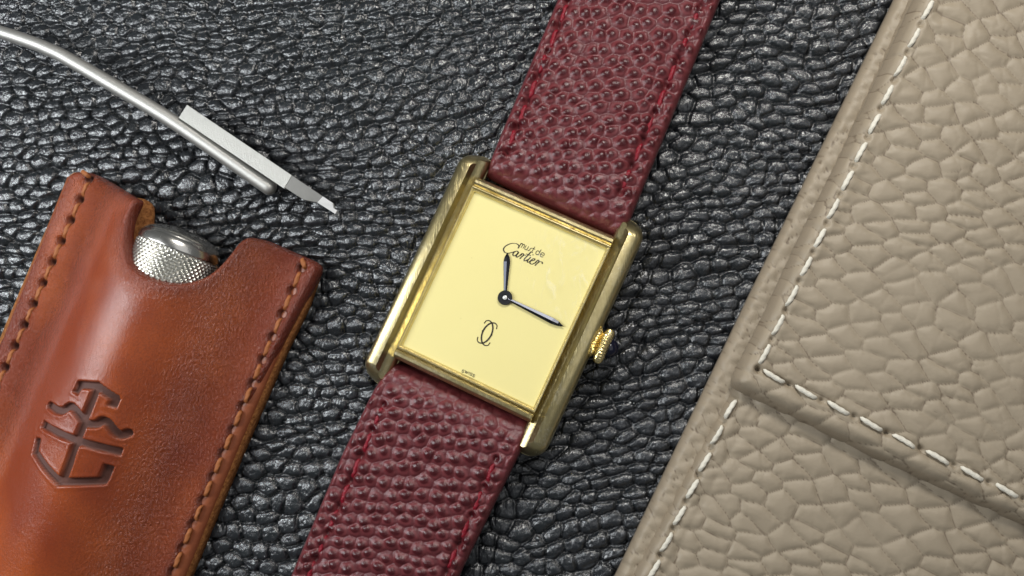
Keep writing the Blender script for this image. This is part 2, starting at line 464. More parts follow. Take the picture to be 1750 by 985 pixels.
# ------------------------------------------------------------------ the black leather it all lies on
def axis(lo, hi, step, far):
    core = np.arange(lo, hi, step); out = [core[-1]]; s = step
    while out[-1] < far: s *= 1.25; out.append(out[-1]+s)
    out2 = [core[0]]; s = step
    while out2[-1] > -far: s *= 1.25; out2.append(out2[-1]-s)
    return np.array(out2[:0:-1]+list(core)+out[1:])
def black_height(X, Y):
    px, py = X+8.75, -Y+4.92
    wx = X+.34*fbm(X*.55, Y*.55, 3)+.13*fbm(X*1.8, Y*1.8, 8)
    wy = Y+.80*fbm(X*.30, Y*.38, 5, 2)+.22*fbm(X*.95, Y*1.2, 9, 2)+.03*fbm(X*4, Y*4, 19, 2)-.05*X
    left = sst(7.8, 2.4, px)*sst(-.6, 2.2, py)
    f1, f2, cid, cx, cy = voro(wx/.335, wy/.218, 1, .60)
    d = f2-f1
    big = (cid > .5)
    dome = np.sqrt(np.clip(1-(f1/(.66+.15*cid))**2, 0, 1))
    plate = sst(.0, .18, d)
    groove_ = np.exp(-(d/.075)**2)
    # rows part along long creases: wherever the nearest crease is a nearly level one
    up = np.exp(-(np.clip(.5-np.abs(cy), 0, 1)/.17)**2)*sst(.35, .6, noise(wx*.6, np.floor(wy/.222+.5)*3.7, 31))
    # small ridges that run from the top of each pebble to its rim
    th = np.arctan2(cy, cx); ridge = np.cos(th*(3+np.floor(cid*3))+cid*20)*sst(.05, .35, f1)*plate
    g1, g2, _, _, _ = voro((wx+.8*wy)/.30, (wy-.5*wx)/.19, 44, .8); e = np.exp(-((g2-g1)/.09)**2)*(1-.75*left)*plate
    z = -.006*e+(.024+.040*left)*plate+(.076-.004*left)*dome*(.25+.75*plate)*(.75+.4*cid)-(.012+.012*left)*groove_-.030*up*(1-.5*left)+(.007-.004*left)*ridge
    z += .003*fbm(X*9, Y*8, 60, 3)+.05*fbm(X*.3, Y*.3, 2, 2)
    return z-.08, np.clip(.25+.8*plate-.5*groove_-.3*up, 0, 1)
gx = axis(-9.6, 9.6, .026, 34); gy = axis(-5.8, 5.8, .024, 34)
GX, GY = np.meshgrid(gx, gy, indexing='ij')
Z, G = black_height(GX, GY)
fade = sst(14, 10, np.maximum(np.abs(GX), np.abs(GY)*1.5)); Z = Z*fade
n1, n2 = GX.shape; idx = np.arange(n1*n2).reshape(n1, n2)
fc = np.stack([idx[:-1, :-1], idx[1:, :-1], idx[1:, 1:], idx[:-1, 1:]], -1).reshape(-1, 4)
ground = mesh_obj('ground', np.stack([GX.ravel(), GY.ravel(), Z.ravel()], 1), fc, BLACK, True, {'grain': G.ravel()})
ground['kind'] = 'structure'; ground['label'] = 'black pebbled leather spread under all the objects'

# ------------------------------------------------------------------ stitches
def stitch_mesh(name, length, r, mat, ply=2, turns=2.2, flat=.7, n=12, rings=15):
    V = []
    for i in range(rings):
        s = i/(rings-1); t = -1+2*s
        env = (max(0, 1-abs(t)**5))**.5*.92+.08
        zz = -r*1.3*abs(t)**4
        for j in range(n):
            a = 2*math.pi*j/n
            rad = r*env*(1+.12*math.cos(ply*(a-turns*math.pi*s)))
            V.append((t*length/2, rad*math.cos(a), zz+rad*flat*math.sin(a)))
    V2, Fc = loft([V[i*n:(i+1)*n] for i in range(rings)])
    me = bpy.data.meshes.new(name); me.from_pydata(V2, [], Fc)
    me.polygons.foreach_set('use_smooth', np.ones(len(me.polygons), dtype=bool)); me.materials.append(mat)
    return me
rnd = random.Random(4)
def put_stitch(me, p, ang, parent, slope=0.0, s=1.0):
    o = bpy.data.objects.new('stitch', me); COL.objects.link(o)
    m = Matrix.Translation(Vector(p)) @ Matrix.Rotation(ang, 4, 'Z') @ Matrix.Rotation(-slope, 4, 'Y') @ Matrix.Rotation(rnd.uniform(-.5, .5), 4, 'X')
    o.parent = parent; o.matrix_parent_inverse = world_of(parent).inverted(); o.matrix_basis = m @ Matrix.Diagonal((s, 1, 1, 1))
    return o
def line_pts(a, b, pitch, zf=None, z=0, jit=.0):
    """stitch centres, directions and hole places along a pixel line"""
    A = PS(*a, zf) if zf else P(*a, z); B = PS(*b, zf) if zf else P(*b, z)
    d = (B-A)[:2]; L = np.hypot(*d); n = max(1, round(L/pitch)); d = d/L; p = L/n
    holes = [A[:2]+d*p*i for i in range(n+1)]
    mids = [A[:2]+d*p*(i+.5) for i in range(n)]
    return holes, mids, math.atan2(d[1], d[0]), p
def dents(X, Y, holes, r, depth):
    z = np.zeros(X.shape)
    for h in holes:
        q = ((X-h[0])**2+(Y-h[1])**2)/(r*r)
        z += np.where(q < 9, depth*np.exp(-q), 0)
    return z
def groove(X, Y, holes, r, depth):
    d, _, _ = seg_dist(X, Y, holes[0], holes[-1]); return depth*np.exp(-(d/r)**2)

# ------------------------------------------------------------------ taupe leather case
_c = P(1500, 600, 0)
case_ = thing('leather_case', 'taupe grained leather case with white stitching and an overlapping flap, filling the right side', 'leather case', (_c[0], _c[1], 0))
_d = (P(1286, 500, .3)-P(1531, 0, .3))[:2]; A_CASE = math.atan2(_d[1], _d[0])
def pxpoly(pts, z):
    return np.array([P(a, b, z)[:2] for a, b in pts])
def taupe_grain(X, Y, calm, seed=0):
    wx = X+.50*fbm(X*.45, Y*.45, 3+seed, 2)+.10*fbm(X*2.2, Y*2.2, 8); wy = Y+.50*fbm(X*.4, Y*.4, 5+seed, 2)+.10*fbm(X*2.2, Y*2.2, 9)
    def net(deg, w, h, sd, wd):
        a = math.radians(deg); u = wx*math.cos(a)+wy*math.sin(a); v = -wx*math.sin(a)+wy*math.cos(a)
        d, cid, cx, cy = lens(u/w, v/h, sd+seed, .55, .60, .56)
        pil = 1-(1-np.clip(d/.62, 0, 1))**2.0
        return np.exp(-(d/wd)**2), pil, cid
    e1, p1, c1 = net(-20, .62, .225, 3, .042)
    e2, p2, c2 = net(-44, .62, .30, 60, .03)
    e3, p3, c3 = net(35, .40, .19, 90, .04)
    m2 = sst(.30, .60, noise(X*.8, Y*.8, 5+seed)); m3 = sst(.45, .7, noise(X*1.1, Y*1.1, 15+seed))
    m1 = .72+.28*sst(.25, .5, noise(X*.9, Y*1.3, 25+seed))
    z = .044*p1*m1+.006*m2*p2-.010*e1*m1-.008*e2*m2*.8-.004*e3*m3+.004*c1+.007*fbm(X*4, Y*4, 12)
    dk = np.clip(1-.85*e1*m1-.45*e2*m2-.30*e3*m3, 0, 1)
    return (z-.04)*calm, 1-(1-dk)*np.clip(calm*1.3, 0, 1)
def edge_round(d, r, pw=.5):
    q = np.clip((r-d)/r, 0, 1); return r*(np.sqrt(np.clip(1-q*q, 0, 1))-1)
base_poly = round_poly(pxpoly([(1612, -170), (1531, 0), (1286, 500), (1060, 973), (950, 1200), (2050, 1200), (2050, -170)], .25), [0, 0, 0, 0, 0, 0, 0])
def z_base(X, Y, d):
    g, gr = taupe_grain(X*1.7, Y*1.7, 1+0*X, 11)
    z = .31+edge_round(d, .13)+g*.8+.020*fbm(X*4, Y*4, 3)
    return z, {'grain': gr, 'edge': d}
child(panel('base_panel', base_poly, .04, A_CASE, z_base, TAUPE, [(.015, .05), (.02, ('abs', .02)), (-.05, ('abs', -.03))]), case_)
# lower panel
lowA = (1258, 676); lowB = (1085, 1043)
lh, lm_, la, lp = line_pts(lowA, lowB, .47, z=.52)
low_poly = round_poly(pxpoly([(1640, -170), (1556, 0), (1330, 500), (1243, 686), (1083, 985), (980, 1200), (2050, 1200), (2050, -170)], .35), [.1, 0, 0, 0, 0, .1, .1, .1])
def z_low(X, Y, d):
    g, gr = taupe_grain(X, Y, .75+.25*sst(.05, .40, d), 40)
    z = .54+edge_round(d, .20)+g-.015*np.exp(-((d-.38)/.06)**2)
    z += groove(X, Y, lh, .05, -.022)+dents(X, Y, lh, .045, -.09)
    rip = np.exp(-((d-.42)/.16)**2)*fbm(X*1.5, Y*9, 8, 2)*.035
    # puckers that fan out from the folded flap
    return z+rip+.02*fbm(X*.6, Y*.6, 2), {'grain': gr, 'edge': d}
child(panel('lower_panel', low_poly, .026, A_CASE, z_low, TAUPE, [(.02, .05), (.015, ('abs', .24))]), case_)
# flap
fc_h, fc_m, fc_a, fc_p = line_pts((1642, -102), (1295, 631), .50, z=.81)
fr_h, fr_m, fr_a, fr_p = line_pts((1295, 631), (1810, 883), .54, z=.81)
flap_poly = round_poly(pxpoly([(1650, -170), (1566, 0), (1440, 269), (1371, 406), (1310, 539), (1262, 632), (1252, 658), (1284, 676), (1500, 782), (1739, 890), (2050, 1035), (2050, -170)], .64),
                       [.1, 0, 0, 0, .2, .1, .22, .2, 0, 0, .1, .1])
_q = P(1950, 952, .7)[:2]; _q0 = P(1262, 667, .7)[:2]
def z_flap(X, Y, d):
    g, gr = taupe_grain(X, Y, .8+.2*sst(.05, .45, d), 0)
    dl, _, _ = seg_dist(X, Y, _q0, _q)
    z = .82+edge_round(d, .23)+g
    z += .03*np.exp(-((d-.20)/.12)**2)
    z += groove(X, Y, fc_h, .05, -.022)+groove(X, Y, fr_h, .05, -.028)+dents(X, Y, fc_h, .038, -.08)+dents(X, Y, fr_h, .038, -.08)
    rip = np.exp(-((d-.42)/.18)**2)*fbm(X*3, Y*8, 18, 2)*.035*sst(.1, .5, dl)
    bow = -.09*sst(1.2, .0, dl)*sst(.0, 3.5, np.hypot(X-_q0[0], Y-_q0[1]))
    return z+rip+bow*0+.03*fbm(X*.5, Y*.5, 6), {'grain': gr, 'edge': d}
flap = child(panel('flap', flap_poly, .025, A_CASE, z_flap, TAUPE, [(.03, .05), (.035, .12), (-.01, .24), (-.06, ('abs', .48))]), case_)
wst = stitch_mesh('stitch', .385, .038, WHITE_T, 2, 3.2)
for m in fc_m: put_stitch(wst, (m[0], m[1], .838), fc_a-.07, case_)
for m in fr_m: put_stitch(wst, (m[0], m[1], .838), fr_a-.10, case_)
for m in lm_: put_stitch(wst, (m[0], m[1], .552), la-.12, case_, s=.93)

# ------------------------------------------------------------------ tan leather sleeve
ZF = .50
LA, LB = P(114, 297, ZF), P(10, 555, ZF); RA, RB = P(538, 458, ZF), P(301, 985, ZF)
vd = ((LB-LA)/np.linalg.norm(LB-LA)+(RB-RA)/np.linalg.norm(RB-RA))[:2]; vd /= np.linalg.norm(vd)
ud = np.array([-vd[1], vd[0]])
if ud[0] < 0: ud = -ud
uL = LA[:2] @ ud; uR = RA[:2] @ ud; UC = (uL+uR)/2; HW = (uR-uL)/2
_k = P(300, 440, .72)[:2]; UK = _k @ ud; VK = _k @ vd
V0 = P(301, 484, 1.55)[:2] @ vd
def bulge(x, y):
    u = x*ud[0]+y*ud[1]; v = x*vd[0]+y*vd[1]
    q = u-UK
    wL = (UK-(UC-HW))*.86; wR = ((UC+HW)-UK)*.80
    t = np.clip(np.where(q < 0, -q/wL, q/wR), 0, 1)
    B = 1.04-.20*sst(V0+1.5, V0+6, v)
    s = .5+.5*np.cos(math.pi*t)
    z = ZF+B*s
    # the mouth sags between the shoulders and the bulge
    return z+.03*fbm(x*.7, y*.7, 4, 2)
pf = lambda x, y: float(bulge(np.array([x]), np.array([y]))[0])
sleeve = thing('leather_sleeve', 'glossy tan leather tool sleeve with a stamped anchor and a notched mouth', 'leather sleeve', (LA[0]+1.5, LA[1]-2, 0), math.atan2(ud[1], ud[0]))
front_px = [(117, 294), (133, 291), (154, 295), (214, 331), (231, 340), (226, 352), (216, 374), (212, 404), (214, 432), (221, 451), (235, 464), (255, 475), (280, 482), (302, 484.5), (326, 481),
            (349, 472), (364, 461), (379, 447), (394, 428), (405, 413), (419, 404), (452, 410), (490, 427), (534, 446), (543, 455), (540, 466), (461, 617), (414, 703), (301, 968)]
fp = [PS(a, b, pf)[:2] for a, b in front_px]
e1 = fp[-1]+vd*3.0; e2 = np.array(LB[:2])+vd*4.2+ud*(-.05)
fp = fp+[e1, e1*0+(fp[0]+vd*10.5), np.array(LB[:2])]
fp = np.array(fp)
fpr = round_poly(fp, [.12 if i < 27 else 0 for i in range(len(fp))], 4)
sl = line_pts((151, 305), (-42, 738), .40, zf=pf); sr = line_pts((515, 458), (258, 1062), .41, zf=pf)
def S_(pts): return [PS(a, b, pf)[:2] for a, b in pts]
def z4(*pts): return [(x/2.559, 600+y/2.559) for x, y in pts]
def za(*pts): return S_([(20+x/4.477, 630+y/4.477) for x, y in pts])
strokes = [za((492, 180), (520, 125), (650, 135), (790, 230), (768, 280)), za((640, 160), (392, 850)),
           za(*catmull([(292, 285), (335, 316), (385, 325), (440, 292), (485, 320), (545, 405)], 4)), za(*catmull([(570, 425), (640, 428), (698, 398), (742, 428), (790, 488), (838, 510), (888, 492)], 4)),
           za((245, 434), (822, 636)), za((203, 550), (182, 650)), za((190, 655), (365, 870), (690, 862), (738, 755))]
def z_front(X, Y, d):
    z = bulge(X, Y)
    z = z+edge_round(d, .11)
    # pressed line of the stitching and its holes
    hl, hr = sl[0], sr[0]
    z += groove(X, Y, hl, .055, -.035)+groove(X, Y, hr, .055, -.035)
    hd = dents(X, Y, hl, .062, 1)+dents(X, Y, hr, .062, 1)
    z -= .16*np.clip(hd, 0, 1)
    sd = np.full(X.shape, 9.)
    for s in strokes:
        for a, b in zip(s[:-1], s[1:]):
            sd = np.minimum(sd, seg_box(X, Y, a, b, .03) if len(s) < 12 else seg_dist(X, Y, a, b)[0])
    st = 1-sst(.053, .069, sd)
    z -= .085*st
    z += .007*np.exp(-((sd-.095)/.03)**2)
    u = X*ud[0]+Y*ud[1]
    flank = np.clip(np.exp(-((u-(UC-HW*.66))/.42)**2)+np.exp(-((u-(UC+HW*.66))/.55)**2), 0, 1)
    rim = sst(.5, .0, d)
    cr = flank*.8+rim*.3+.15*fbm(X*2, Y*2, 5)
    z += flank*.020*fbm(X*6, Y*9, 77, 3)
    return z, {'edge': d, 'stamp_and_hole_shade': np.clip(st*.85+np.clip(hd*1.3, 0, 1)*.9, 0, 1), 'crink': np.clip(cr, 0, 1)}  # dark tint: burnt anchor stamp, plus shade painted into the stitch holes
A_SL = math.atan2(ud[1], ud[0])
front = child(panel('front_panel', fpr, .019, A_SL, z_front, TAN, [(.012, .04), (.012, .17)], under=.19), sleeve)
# back panel: the same outline, a little larger, lying flat
back_px = [(119, 300), (128, 295), (152, 300), (212, 336), (238, 338), (252, 349), (252, 372), (249, 398), (246, 430), (262, 470), (300, 492), (360, 484), (396, 448), (422, 420), (455, 422), (500, 440), (534, 455), (541, 466), (522, 522), (484.6, 598), (405, 782), (320, 985), (230, 1200), (-400, 1200), (-230, 1080), (-62, 742), (8, 560), (70, 414)]
bp = round_poly([P(a, b, .26)[:2] for a, b in back_px], .08, 3)
def z_back(X, Y, d):
    u = X*ud[0]+Y*ud[1]; side = sst(.60, .80, np.abs(u-UC)/HW)
    return .20+.13*side+edge_round(d, .06)+.01*fbm(X*9, Y*9, 4), {'edge': d}
child(panel('back_panel', bp, .05, A_SL, z_back, SUEDE, [(.02, .04), (.02, ('abs', .04)), (-.04, ('abs', .0))]), sleeve)
# burnished edge band glued round the sides between the two panels
def side_band(name, pts, w_, z0, z1, mat):
    c = catmull([(p[0], p[1]) for p in pts], 8); nrm = []
    V = []; n = 8
    rings = []
    for i, p in enumerate(c):
        t = c[min(i+1, len(c)-1)]-c[max(i-1, 0)]; t /= np.linalg.norm(t); q = np.array([t[1], -t[0]])
        ring = []
        for j in range(n):
            a = 2*math.pi*j/n
            s = math.copysign(abs(math.cos(a))**.6, math.cos(a)); h = math.copysign(abs(math.sin(a))**.6, math.sin(a))
            ring.append((p[0]+q[0]*s*w_, p[1]+q[1]*s*w_, (z0+z1)/2+h*(z1-z0)/2+.004*math.sin(i*1.3)))
        rings.append(ring)
    V, Fc = loft(rings); return mesh_obj(name, V, Fc, mat)
rb = [P(545, 461, .2)[:2], P(523, 523, .2)[:2], P(484.6, 601, .2)[:2], P(405, 785, .2)[:2], P(322, 985, .2)[:2], P(280, 1085, .2)[:2]]
rb = [np.array(p)-ud*.17 for p in rb]
child(side_band('edge_band', rb, .17, .03, .41, BURNISH), sleeve)
lb = [P(112, 300, .35)[:2]+ud*.17, P(8, 558, .35)[:2]+ud*.17, P(-60, 730, .35)[:2]+ud*.17]
child(side_band('edge_band', lb, .17, .03, .36, BURNISH), sleeve)
tst = stitch_mesh('stitch', .29, .040, TAN_T, 2, 2.0)
for hs in (sl, sr):
    for m in hs[1]: put_stitch(tst, (m[0], m[1], pf(*m)-.026), hs[2]+.05, sleeve)
# thread looped over the mouth corners
for a, b in (((138, 291), (151, 302)), ((516, 444), (520, 456))):
    p = PS(*a, pf); q = PS(*b, pf)
    mid = (p+q)/2; dd = q-p
    put_stitch(tst, (mid[0], mid[1], max(p[2], q[2])-.01), math.atan2(dd[1], dd[0]), sleeve, s=.75)

# ------------------------------------------------------------------ the knurled tool inside the sleeve
RK = .69; ZK = .72
kt = thing('knurled_tool', 'steel tool with knurled grip and domed end inside the mouth of the tan sleeve', 'watch tool', (_k[0], _k[1], ZK), 0)
VB = P(302, 430, 1.45)[:2] @ vd            # where the knurling stops
fr3 = lambda u, v, z: (ud[0]*u+vd[0]*v, ud[1]*u+vd[1]*v, z)
nA, nS = 440, 130; NK = 44
rings = []
for i in range(nS):
    s = i/(nS-1)*1.6
    ring = []
    for j in range(nA):
        a = 2*math.pi*j/nA
        p1 = (NK*a/(2*math.pi)+s/.100) % 1; p2 = (NK*a/(2*math.pi)-s/.100) % 1
        t1 = 1-abs(2*p1-1); t2 = 1-abs(2*p2-1)
        h = min(min(t1, t2)*1.5, 1.0)
        r = RK-.030+.036*h*min(1, s/.03)
        ring.append(fr3(UK+r*math.cos(a), VB+s, ZK+r*math.sin(a)))
    rings.append(ring)
V, Fc = loft(rings, False, True)
g_ = child(mesh_obj('knurled_grip', V, Fc, KNURL, True), kt); g_.data.set_sharp_from_angle(angle=math.radians(28))
rings = []
prof = [(.03, RK-.045), (.0, RK-.02), (-.02, RK), (-.05, RK), (-.16, RK*.985), (-.24, RK*.95), (-.30, RK*.90), (-.325, RK*.868), (-.34, RK*.865), (-.39, RK*.80), (-.45, RK*.68), (-.50, RK*.52), (-.535, RK*.33), (-.55, RK*.12), (-.552, .005)]
for s, r in prof:
    rings.append([fr3(UK+r*math.cos(2*math.pi*j/72), VB+s*.66, ZK+r*math.sin(2*math.pi*j/72)) for j in range(72)])
V, Fc = loft(rings, True, True); child(mesh_obj('domed_cap', V, Fc, POLISH), kt)
rings = [[fr3(UK+r*math.cos(2*math.pi*j/24), VB+s, ZK-.06+r*math.sin(2*math.pi*j/24)) for j in range(24)] for s, r in ((1.55, .5), (4.5, .45), (6.8, .40))]
V, Fc = loft(rings); child(mesh_obj('shaft', V, Fc, SATIN), kt)

# ------------------------------------------------------------------ bent steel tool
_b = P(300, 225, .0)
bt = thing('bent_tool', 'slim satin steel rod tool, bent once, with a small angled blade tip', 'watch tool', (_b[0], _b[1], 0), 0)
cl = catmull([P(-70, 39, .95), P(-10, 52, .90), P(57, 74, .83), P(88, 87, .79), P(116, 101, .74), P(183, 140, .65), P(280, 198, .50), P(357, 249.5, .38), P(434, 303, .27), P(459, 320, .24)], 8)
n = len(cl); rad = [.112+.024*i/n for i in range(n)]
t = cl[-1]-cl[-2]; t /= np.linalg.norm(t); e0 = cl[-1]
pts = list(cl)+[e0+t*.05, e0+t*.09, e0+t*.12, e0+t*.135]; rad += [.13, .11, .075, .02]
V, Fc = tube(pts, rad, 24); child(mesh_obj('rod', V, Fc, SATIN), bt)
def slab(name, top, zt, zb, mat, bev=.012, wave=0):
    """flat bar with bevelled rim from its top outline in pixels; zt may vary along"""
    zts = zt if hasattr(zt, '__len__') else [zt]*len(top)
    T = [P(a, b, z) for (a, b), z in zip(top, zts)]
    c = sum(T)/len(T); rings = []
    up = [tuple(p+(c-p)/np.linalg.norm((c-p))*bev) for p in T]
    rings = [[(p[0], p[1], p[2]-(zb)) for p in T], [(p[0], p[1], p[2]-bev) for p in T], up]
    V, Fc = loft(rings); o = mesh_obj(name, V, Fc, mat, False); return child(o, bt)
slab('blade_plate', [(319, 179), (499.5, 300.5), (486, 323), (304.5, 201)], [.60, .42, .42, .60], .10, MILLED)
slab('blade_neck', [(499, 300.3), (552, 336), (542.5, 346.5), (519, 342), (486.5, 320.8)], [.415, .34, .34, .37, .415], .09, GROUND, .006)
slab('blade_tip', [(551.5, 335.7), (568.5, 347), (570, 356), (576.5, 360), (573, 366), (542, 346.3)], [.342, .28, .25, .22, .22, .342], .07, BRIGHT, .005)

# ------------------------------------------------------------------ the watch
ZD = .56
cn = [P(809.5, 325, ZD), P(1040, 426, ZD), P(915, 699.5, ZD), P(682, 591, ZD)]
WC = sum(cn)/4
rv = (cn[1]-cn[0])+(cn[2]-cn[3]); dv = (cn[3]-cn[0])+(cn[2]-cn[1])
WA = (math.atan2(rv[1], rv[0])+math.atan2(dv[1], dv[0])+math.pi/2)/2
KX = np.linalg.norm(rv)/2/2.54; KY = np.linalg.norm(dv)/2/2.98; KW = (KX+KY)/2
watch = thing('wristwatch', 'rectangular gold wristwatch with cream dial and burgundy leather strap, lying across the middle', 'wristwatch', (WC[0], WC[1], 0), WA)
WMx = Matrix.Translation((WC[0], WC[1], 0)) @ Matrix.Rotation(WA, 4, 'Z') @ Matrix.Diagonal((KW, KW, 1, 1))
def wp(name, V, Fc, mat, parent=None, smooth=True, sharp=40):
    return place(name, V, Fc, mat, WMx, parent or watch, smooth, sharp)
def L3(ring, z): return [(x, y, z) for x, y in ring]
# side bars
for sx in (-1, 1):
    cx = 1.48 if sx > 0 else -1.48; a = .240; b = 2.20; cy = -.06
    r = [.20, .06, .06, .20] if sx > 0 else [.06, .20, .20, .06]
    r = [.32, .13, .13, .32] if sx > 0 else [.13, .32, .32, .13]
    rings = []
    side = [(.05, .05), (.02, .10), (.0, .16), (.0, .27), (.018, .285), (.018, .30), (-.004, .315), (-.004, .43), (.014, .445), (.014, .46), (-.002, .475), (.0, .535)]
    for d, z in side: rings.append(L3(rring(a, b, r, d, 8, cx, cy), z))
    H = .155
    for q in (.06, .14, .24, .36, .50, .65, .82, .94, .999):
        t_ = 1-math.cos(q*math.pi/2); d = a*t_; rings.append(L3(rring(a, b, r, d, 8, cx, cy), 0.535+H*(1-(1-t_)**3.0)**.5))
    # blunt round nose: lower the top towards the two ends
    V, Fc = loft(rings)
    V2 = []
    for x, y, z in V:
        e = max(0, (abs(y-cy)-(b-.50))/.50)
        V2.append((x, y, z-(.34*e*e*e if z > .5 else .34*e**3*max(0, z-.25)/.25)))
    wp('side_bar', V2, Fc, GOLD)
# middle of the case
rings = [L3(rring(1.30, 1.66, .05, d, 3), z) for d, z in ((.1, .05), (0, .12), (0, .50), (.03, .54))]
V, Fc = loft(rings); wp('case_middle', V, Fc, GOLD)
# end bars, half round with a fine step
for sy in (-1, 1):
    rings = []
    for x in (-1.30, -1.29, 1.29, 1.30):
        e = .03 if abs(x) > 1.295 else 0
        prof = [(1.49, .40), (1.49, .625-e), (1.515, .645-e), (1.53, .638-e), (1.545, .605), (1.56, .625-e), (1.60, .660-e), (1.645, .655-e), (1.685, .620-e), (1.71, .58-e), (1.715, .45), (1.66, .38)]
        rings.append([(x, sy*y, z) for y, z in prof])
    if sy < 0: rings = rings[::-1]
    V, Fc = loft(rings); wp('end_bar', V, Fc, GOLD, sharp=35)
# dial, rim, crystal
V, Fc = loft([L3(rring(1.27, 1.49, .01, 0, 1), .48), L3(rring(1.27, 1.49, .01, 0, 1), ZD)]); dial = wp('dial', V, Fc, DIAL, smooth=False, sharp=None)
rings = [L3(rring(a, b, .02, 0, 2), z) for a, b, z in ((1.30, 1.53, .48), (1.30, 1.53, .622), (1.294, 1.516, .632), (1.276, 1.496, .630), (1.268, 1.488, .613), (1.264, 1.484, .603), (1.252, 1.472, .602), (1.244, 1.464, .590), (1.236, 1.456, ZD+.003))]
V, Fc = loft(rings, False, False); wp('bezel_rim', V, Fc, GOLD_IN, sharp=30)
rings = [L3(rring(1.258, 1.478, .02, d, 2), z) for d, z in ((0, .606), (0, .640), (.012, .648))]
V, Fc = loft(rings, False, True); wp('crystal', V, Fc, CRYSTAL, smooth=False, sharp=None)
# printing: pen strokes as thin raised ink
def ink(name, strokes_, parent=dial, mat=PRINT):
    V = []; Fc = []
    for pts, w0 in strokes_:
        c = catmull([(p[0]/100, p[1]/100) for p in pts], 6) if len(pts) > 2 else np.array(pts)/100.
        base = len(V); n = len(c)
        for i, p in enumerate(c):
            t = c[min(i+1, n-1)]-c[max(i-1, 0)]; l = np.linalg.norm(t)+1e-9; t = t/l; q = np.array([-t[1], t[0]])
            wv = w0[0]+(w0[1]-w0[0])*(abs(t[0]*w0[2]+t[1]*w0[3]) if len(w0) > 2 else math.sin(math.pi*i/(n-1)))
            wv /= 100
            for s in (-1, 1):
                for z in (ZD+.001, ZD+.006): V.append((p[0]+s*q[0]*wv/2, p[1]+s*q[1]*wv/2, z))
        for i in range(n-1):
            a = base+4*i; b = a+4
            Fc += [(a+1, a+3, b+3, b+1), (a, a+1, b+1, b), (a+2, b+2, b+3, a+3)]
    return wp(name, V, Fc, mat, parent, False, None)
pen = (.75, 2.1, -.35, .94)
ink('script_lettering', [
    ([(-13, 87), (-13.5, 91.5), (-19, 93), (-27, 90), (-33.5, 83), (-35.5, 76), (-31, 71.5), (-25, 72.5), (-19, 77), (-15.5, 80)], pen),
    ([(-9.5, 80.5), (-12.5, 82), (-16, 79), (-17, 74.5), (-14.5, 72), (-11.5, 75), (-9, 81), (-10.5, 75), (-9, 72), (-5.5, 76), (-2.5, 80.5)], pen),
    ([(-5, 77), (-2.5, 82), (.5, 80.7), (-1.2, 76.5), (-2.8, 71.8)], pen),
    ([(-1.5, 76), (1.2, 80.5), (4.5, 81.5)], pen),
    ([(10, 91), (7, 82), (4.5, 74.5), (6.5, 71.8), (10.5, 76.5)], pen), ([(3.5, 84), (12.5, 84.5)], (1, 1)),
    ([(13, 82), (10.8, 74.8), (12.2, 71.8), (16, 76)], pen), ([(14.6, 86.6), (15.3, 88)], (1.5, 1.5)),
    ([(16, 76), (20.5, 79.5), (20.8, 82), (18, 81.2), (15.6, 76), (16.6, 72), (20.5, 72.2), (25, 77.5)], pen),
    ([(24, 76), (26.5, 82.3), (29, 81), (27.2, 76), (25.8, 71.8)], pen), ([(27.2, 76.5), (30.5, 81.3), (34.5, 82), (36, 79.5)], pen)])
ML = (.95, .95)
ink('small_lettering', [
    ([(-12.5, 90), (-12, 97.3)], ML), ([(-12.2, 94.5), (-10.3, 97.4), (-8.6, 95.8), (-8.8, 90)], ML), ([(-8.6, 94.8), (-6.7, 97.4), (-4.9, 95.8), (-5.2, 90)], ML),
    ([(-2.3, 97.2), (-2.6, 92), (-1, 89.9), (1.4, 91)], ML), ([(2.1, 97.2), (1.7, 90)], ML),
    ([(3.6, 90.4), (5.6, 91.2), (6.8, 95.6), (9, 97)], ML), ([(11.9, 101), (11.2, 91.6), (12.9, 89.9)], ML), ([(9.6, 97.2), (14.2, 97.2)], ML),
    ([(23.3, 95), (21, 97.2), (18.2, 95.6), (18.1, 91.6), (20.4, 89.9), (23, 92)], ML), ([(24, 101), (23.2, 90)], ML),
    ([(26.4, 93.3), (32.3, 94), (31.2, 97), (28, 97), (26.2, 93.6), (27.4, 90.3), (30.6, 90), (32.4, 91.4)], ML)])
cc = [(11.5, -53.5), (10.3, -48), (5, -45.5), (-1.5, -48.5), (-6, -56), (-7.8, -66), (-6, -76), (-1.5, -83.5), (5, -86.5), (10.3, -84), (11.5, -78.5)]
def tip(p, q): return ([p, q], (1.5, 1.5))
ink('monogram', [(cc, (.6, 2.7)), ([(-x, y) for x, y in cc], (.6, 2.7)),
    ([(-9.6, -66), (-7.4, -66)], (2.0, 2.0)), ([(9.6, -66), (7.4, -66)], (2.0, 2.0))] +
    [tip((sx*11.6, -66+sy*12.6), (sx*10.4, -66+sy*18)) for sx in (-1, 1) for sy in (-1, 1)])
def glyph(ch, x, y, w_, h):
    G_ = {'S': [[(1, .85), (.5, 1), (0, .78), (.5, .5), (1, .24), (.5, 0), (0, .15)]], 'W': [[(0, 1), (.25, 0)], [(.25, 0), (.5, .9)], [(.5, .9), (.75, 0)], [(.75, 0), (1, 1)]], 'I': [[(.5, 0), (.5, 1)]]}
    return [([(x+a*w_, y+b*h) for a, b in s], (.75, .75)) for s in G_[ch]]
sw = []
for ch, x, w_ in zip('SWISS', (-11.8, -6.6, .4, 2.9, 8.0), (3.6, 5.6, 1.2, 3.6, 3.6)):
    sw += glyph(ch, x, -142.6+.012*x*x*-.8, w_, 4.6)
ink('origin_lettering', sw)
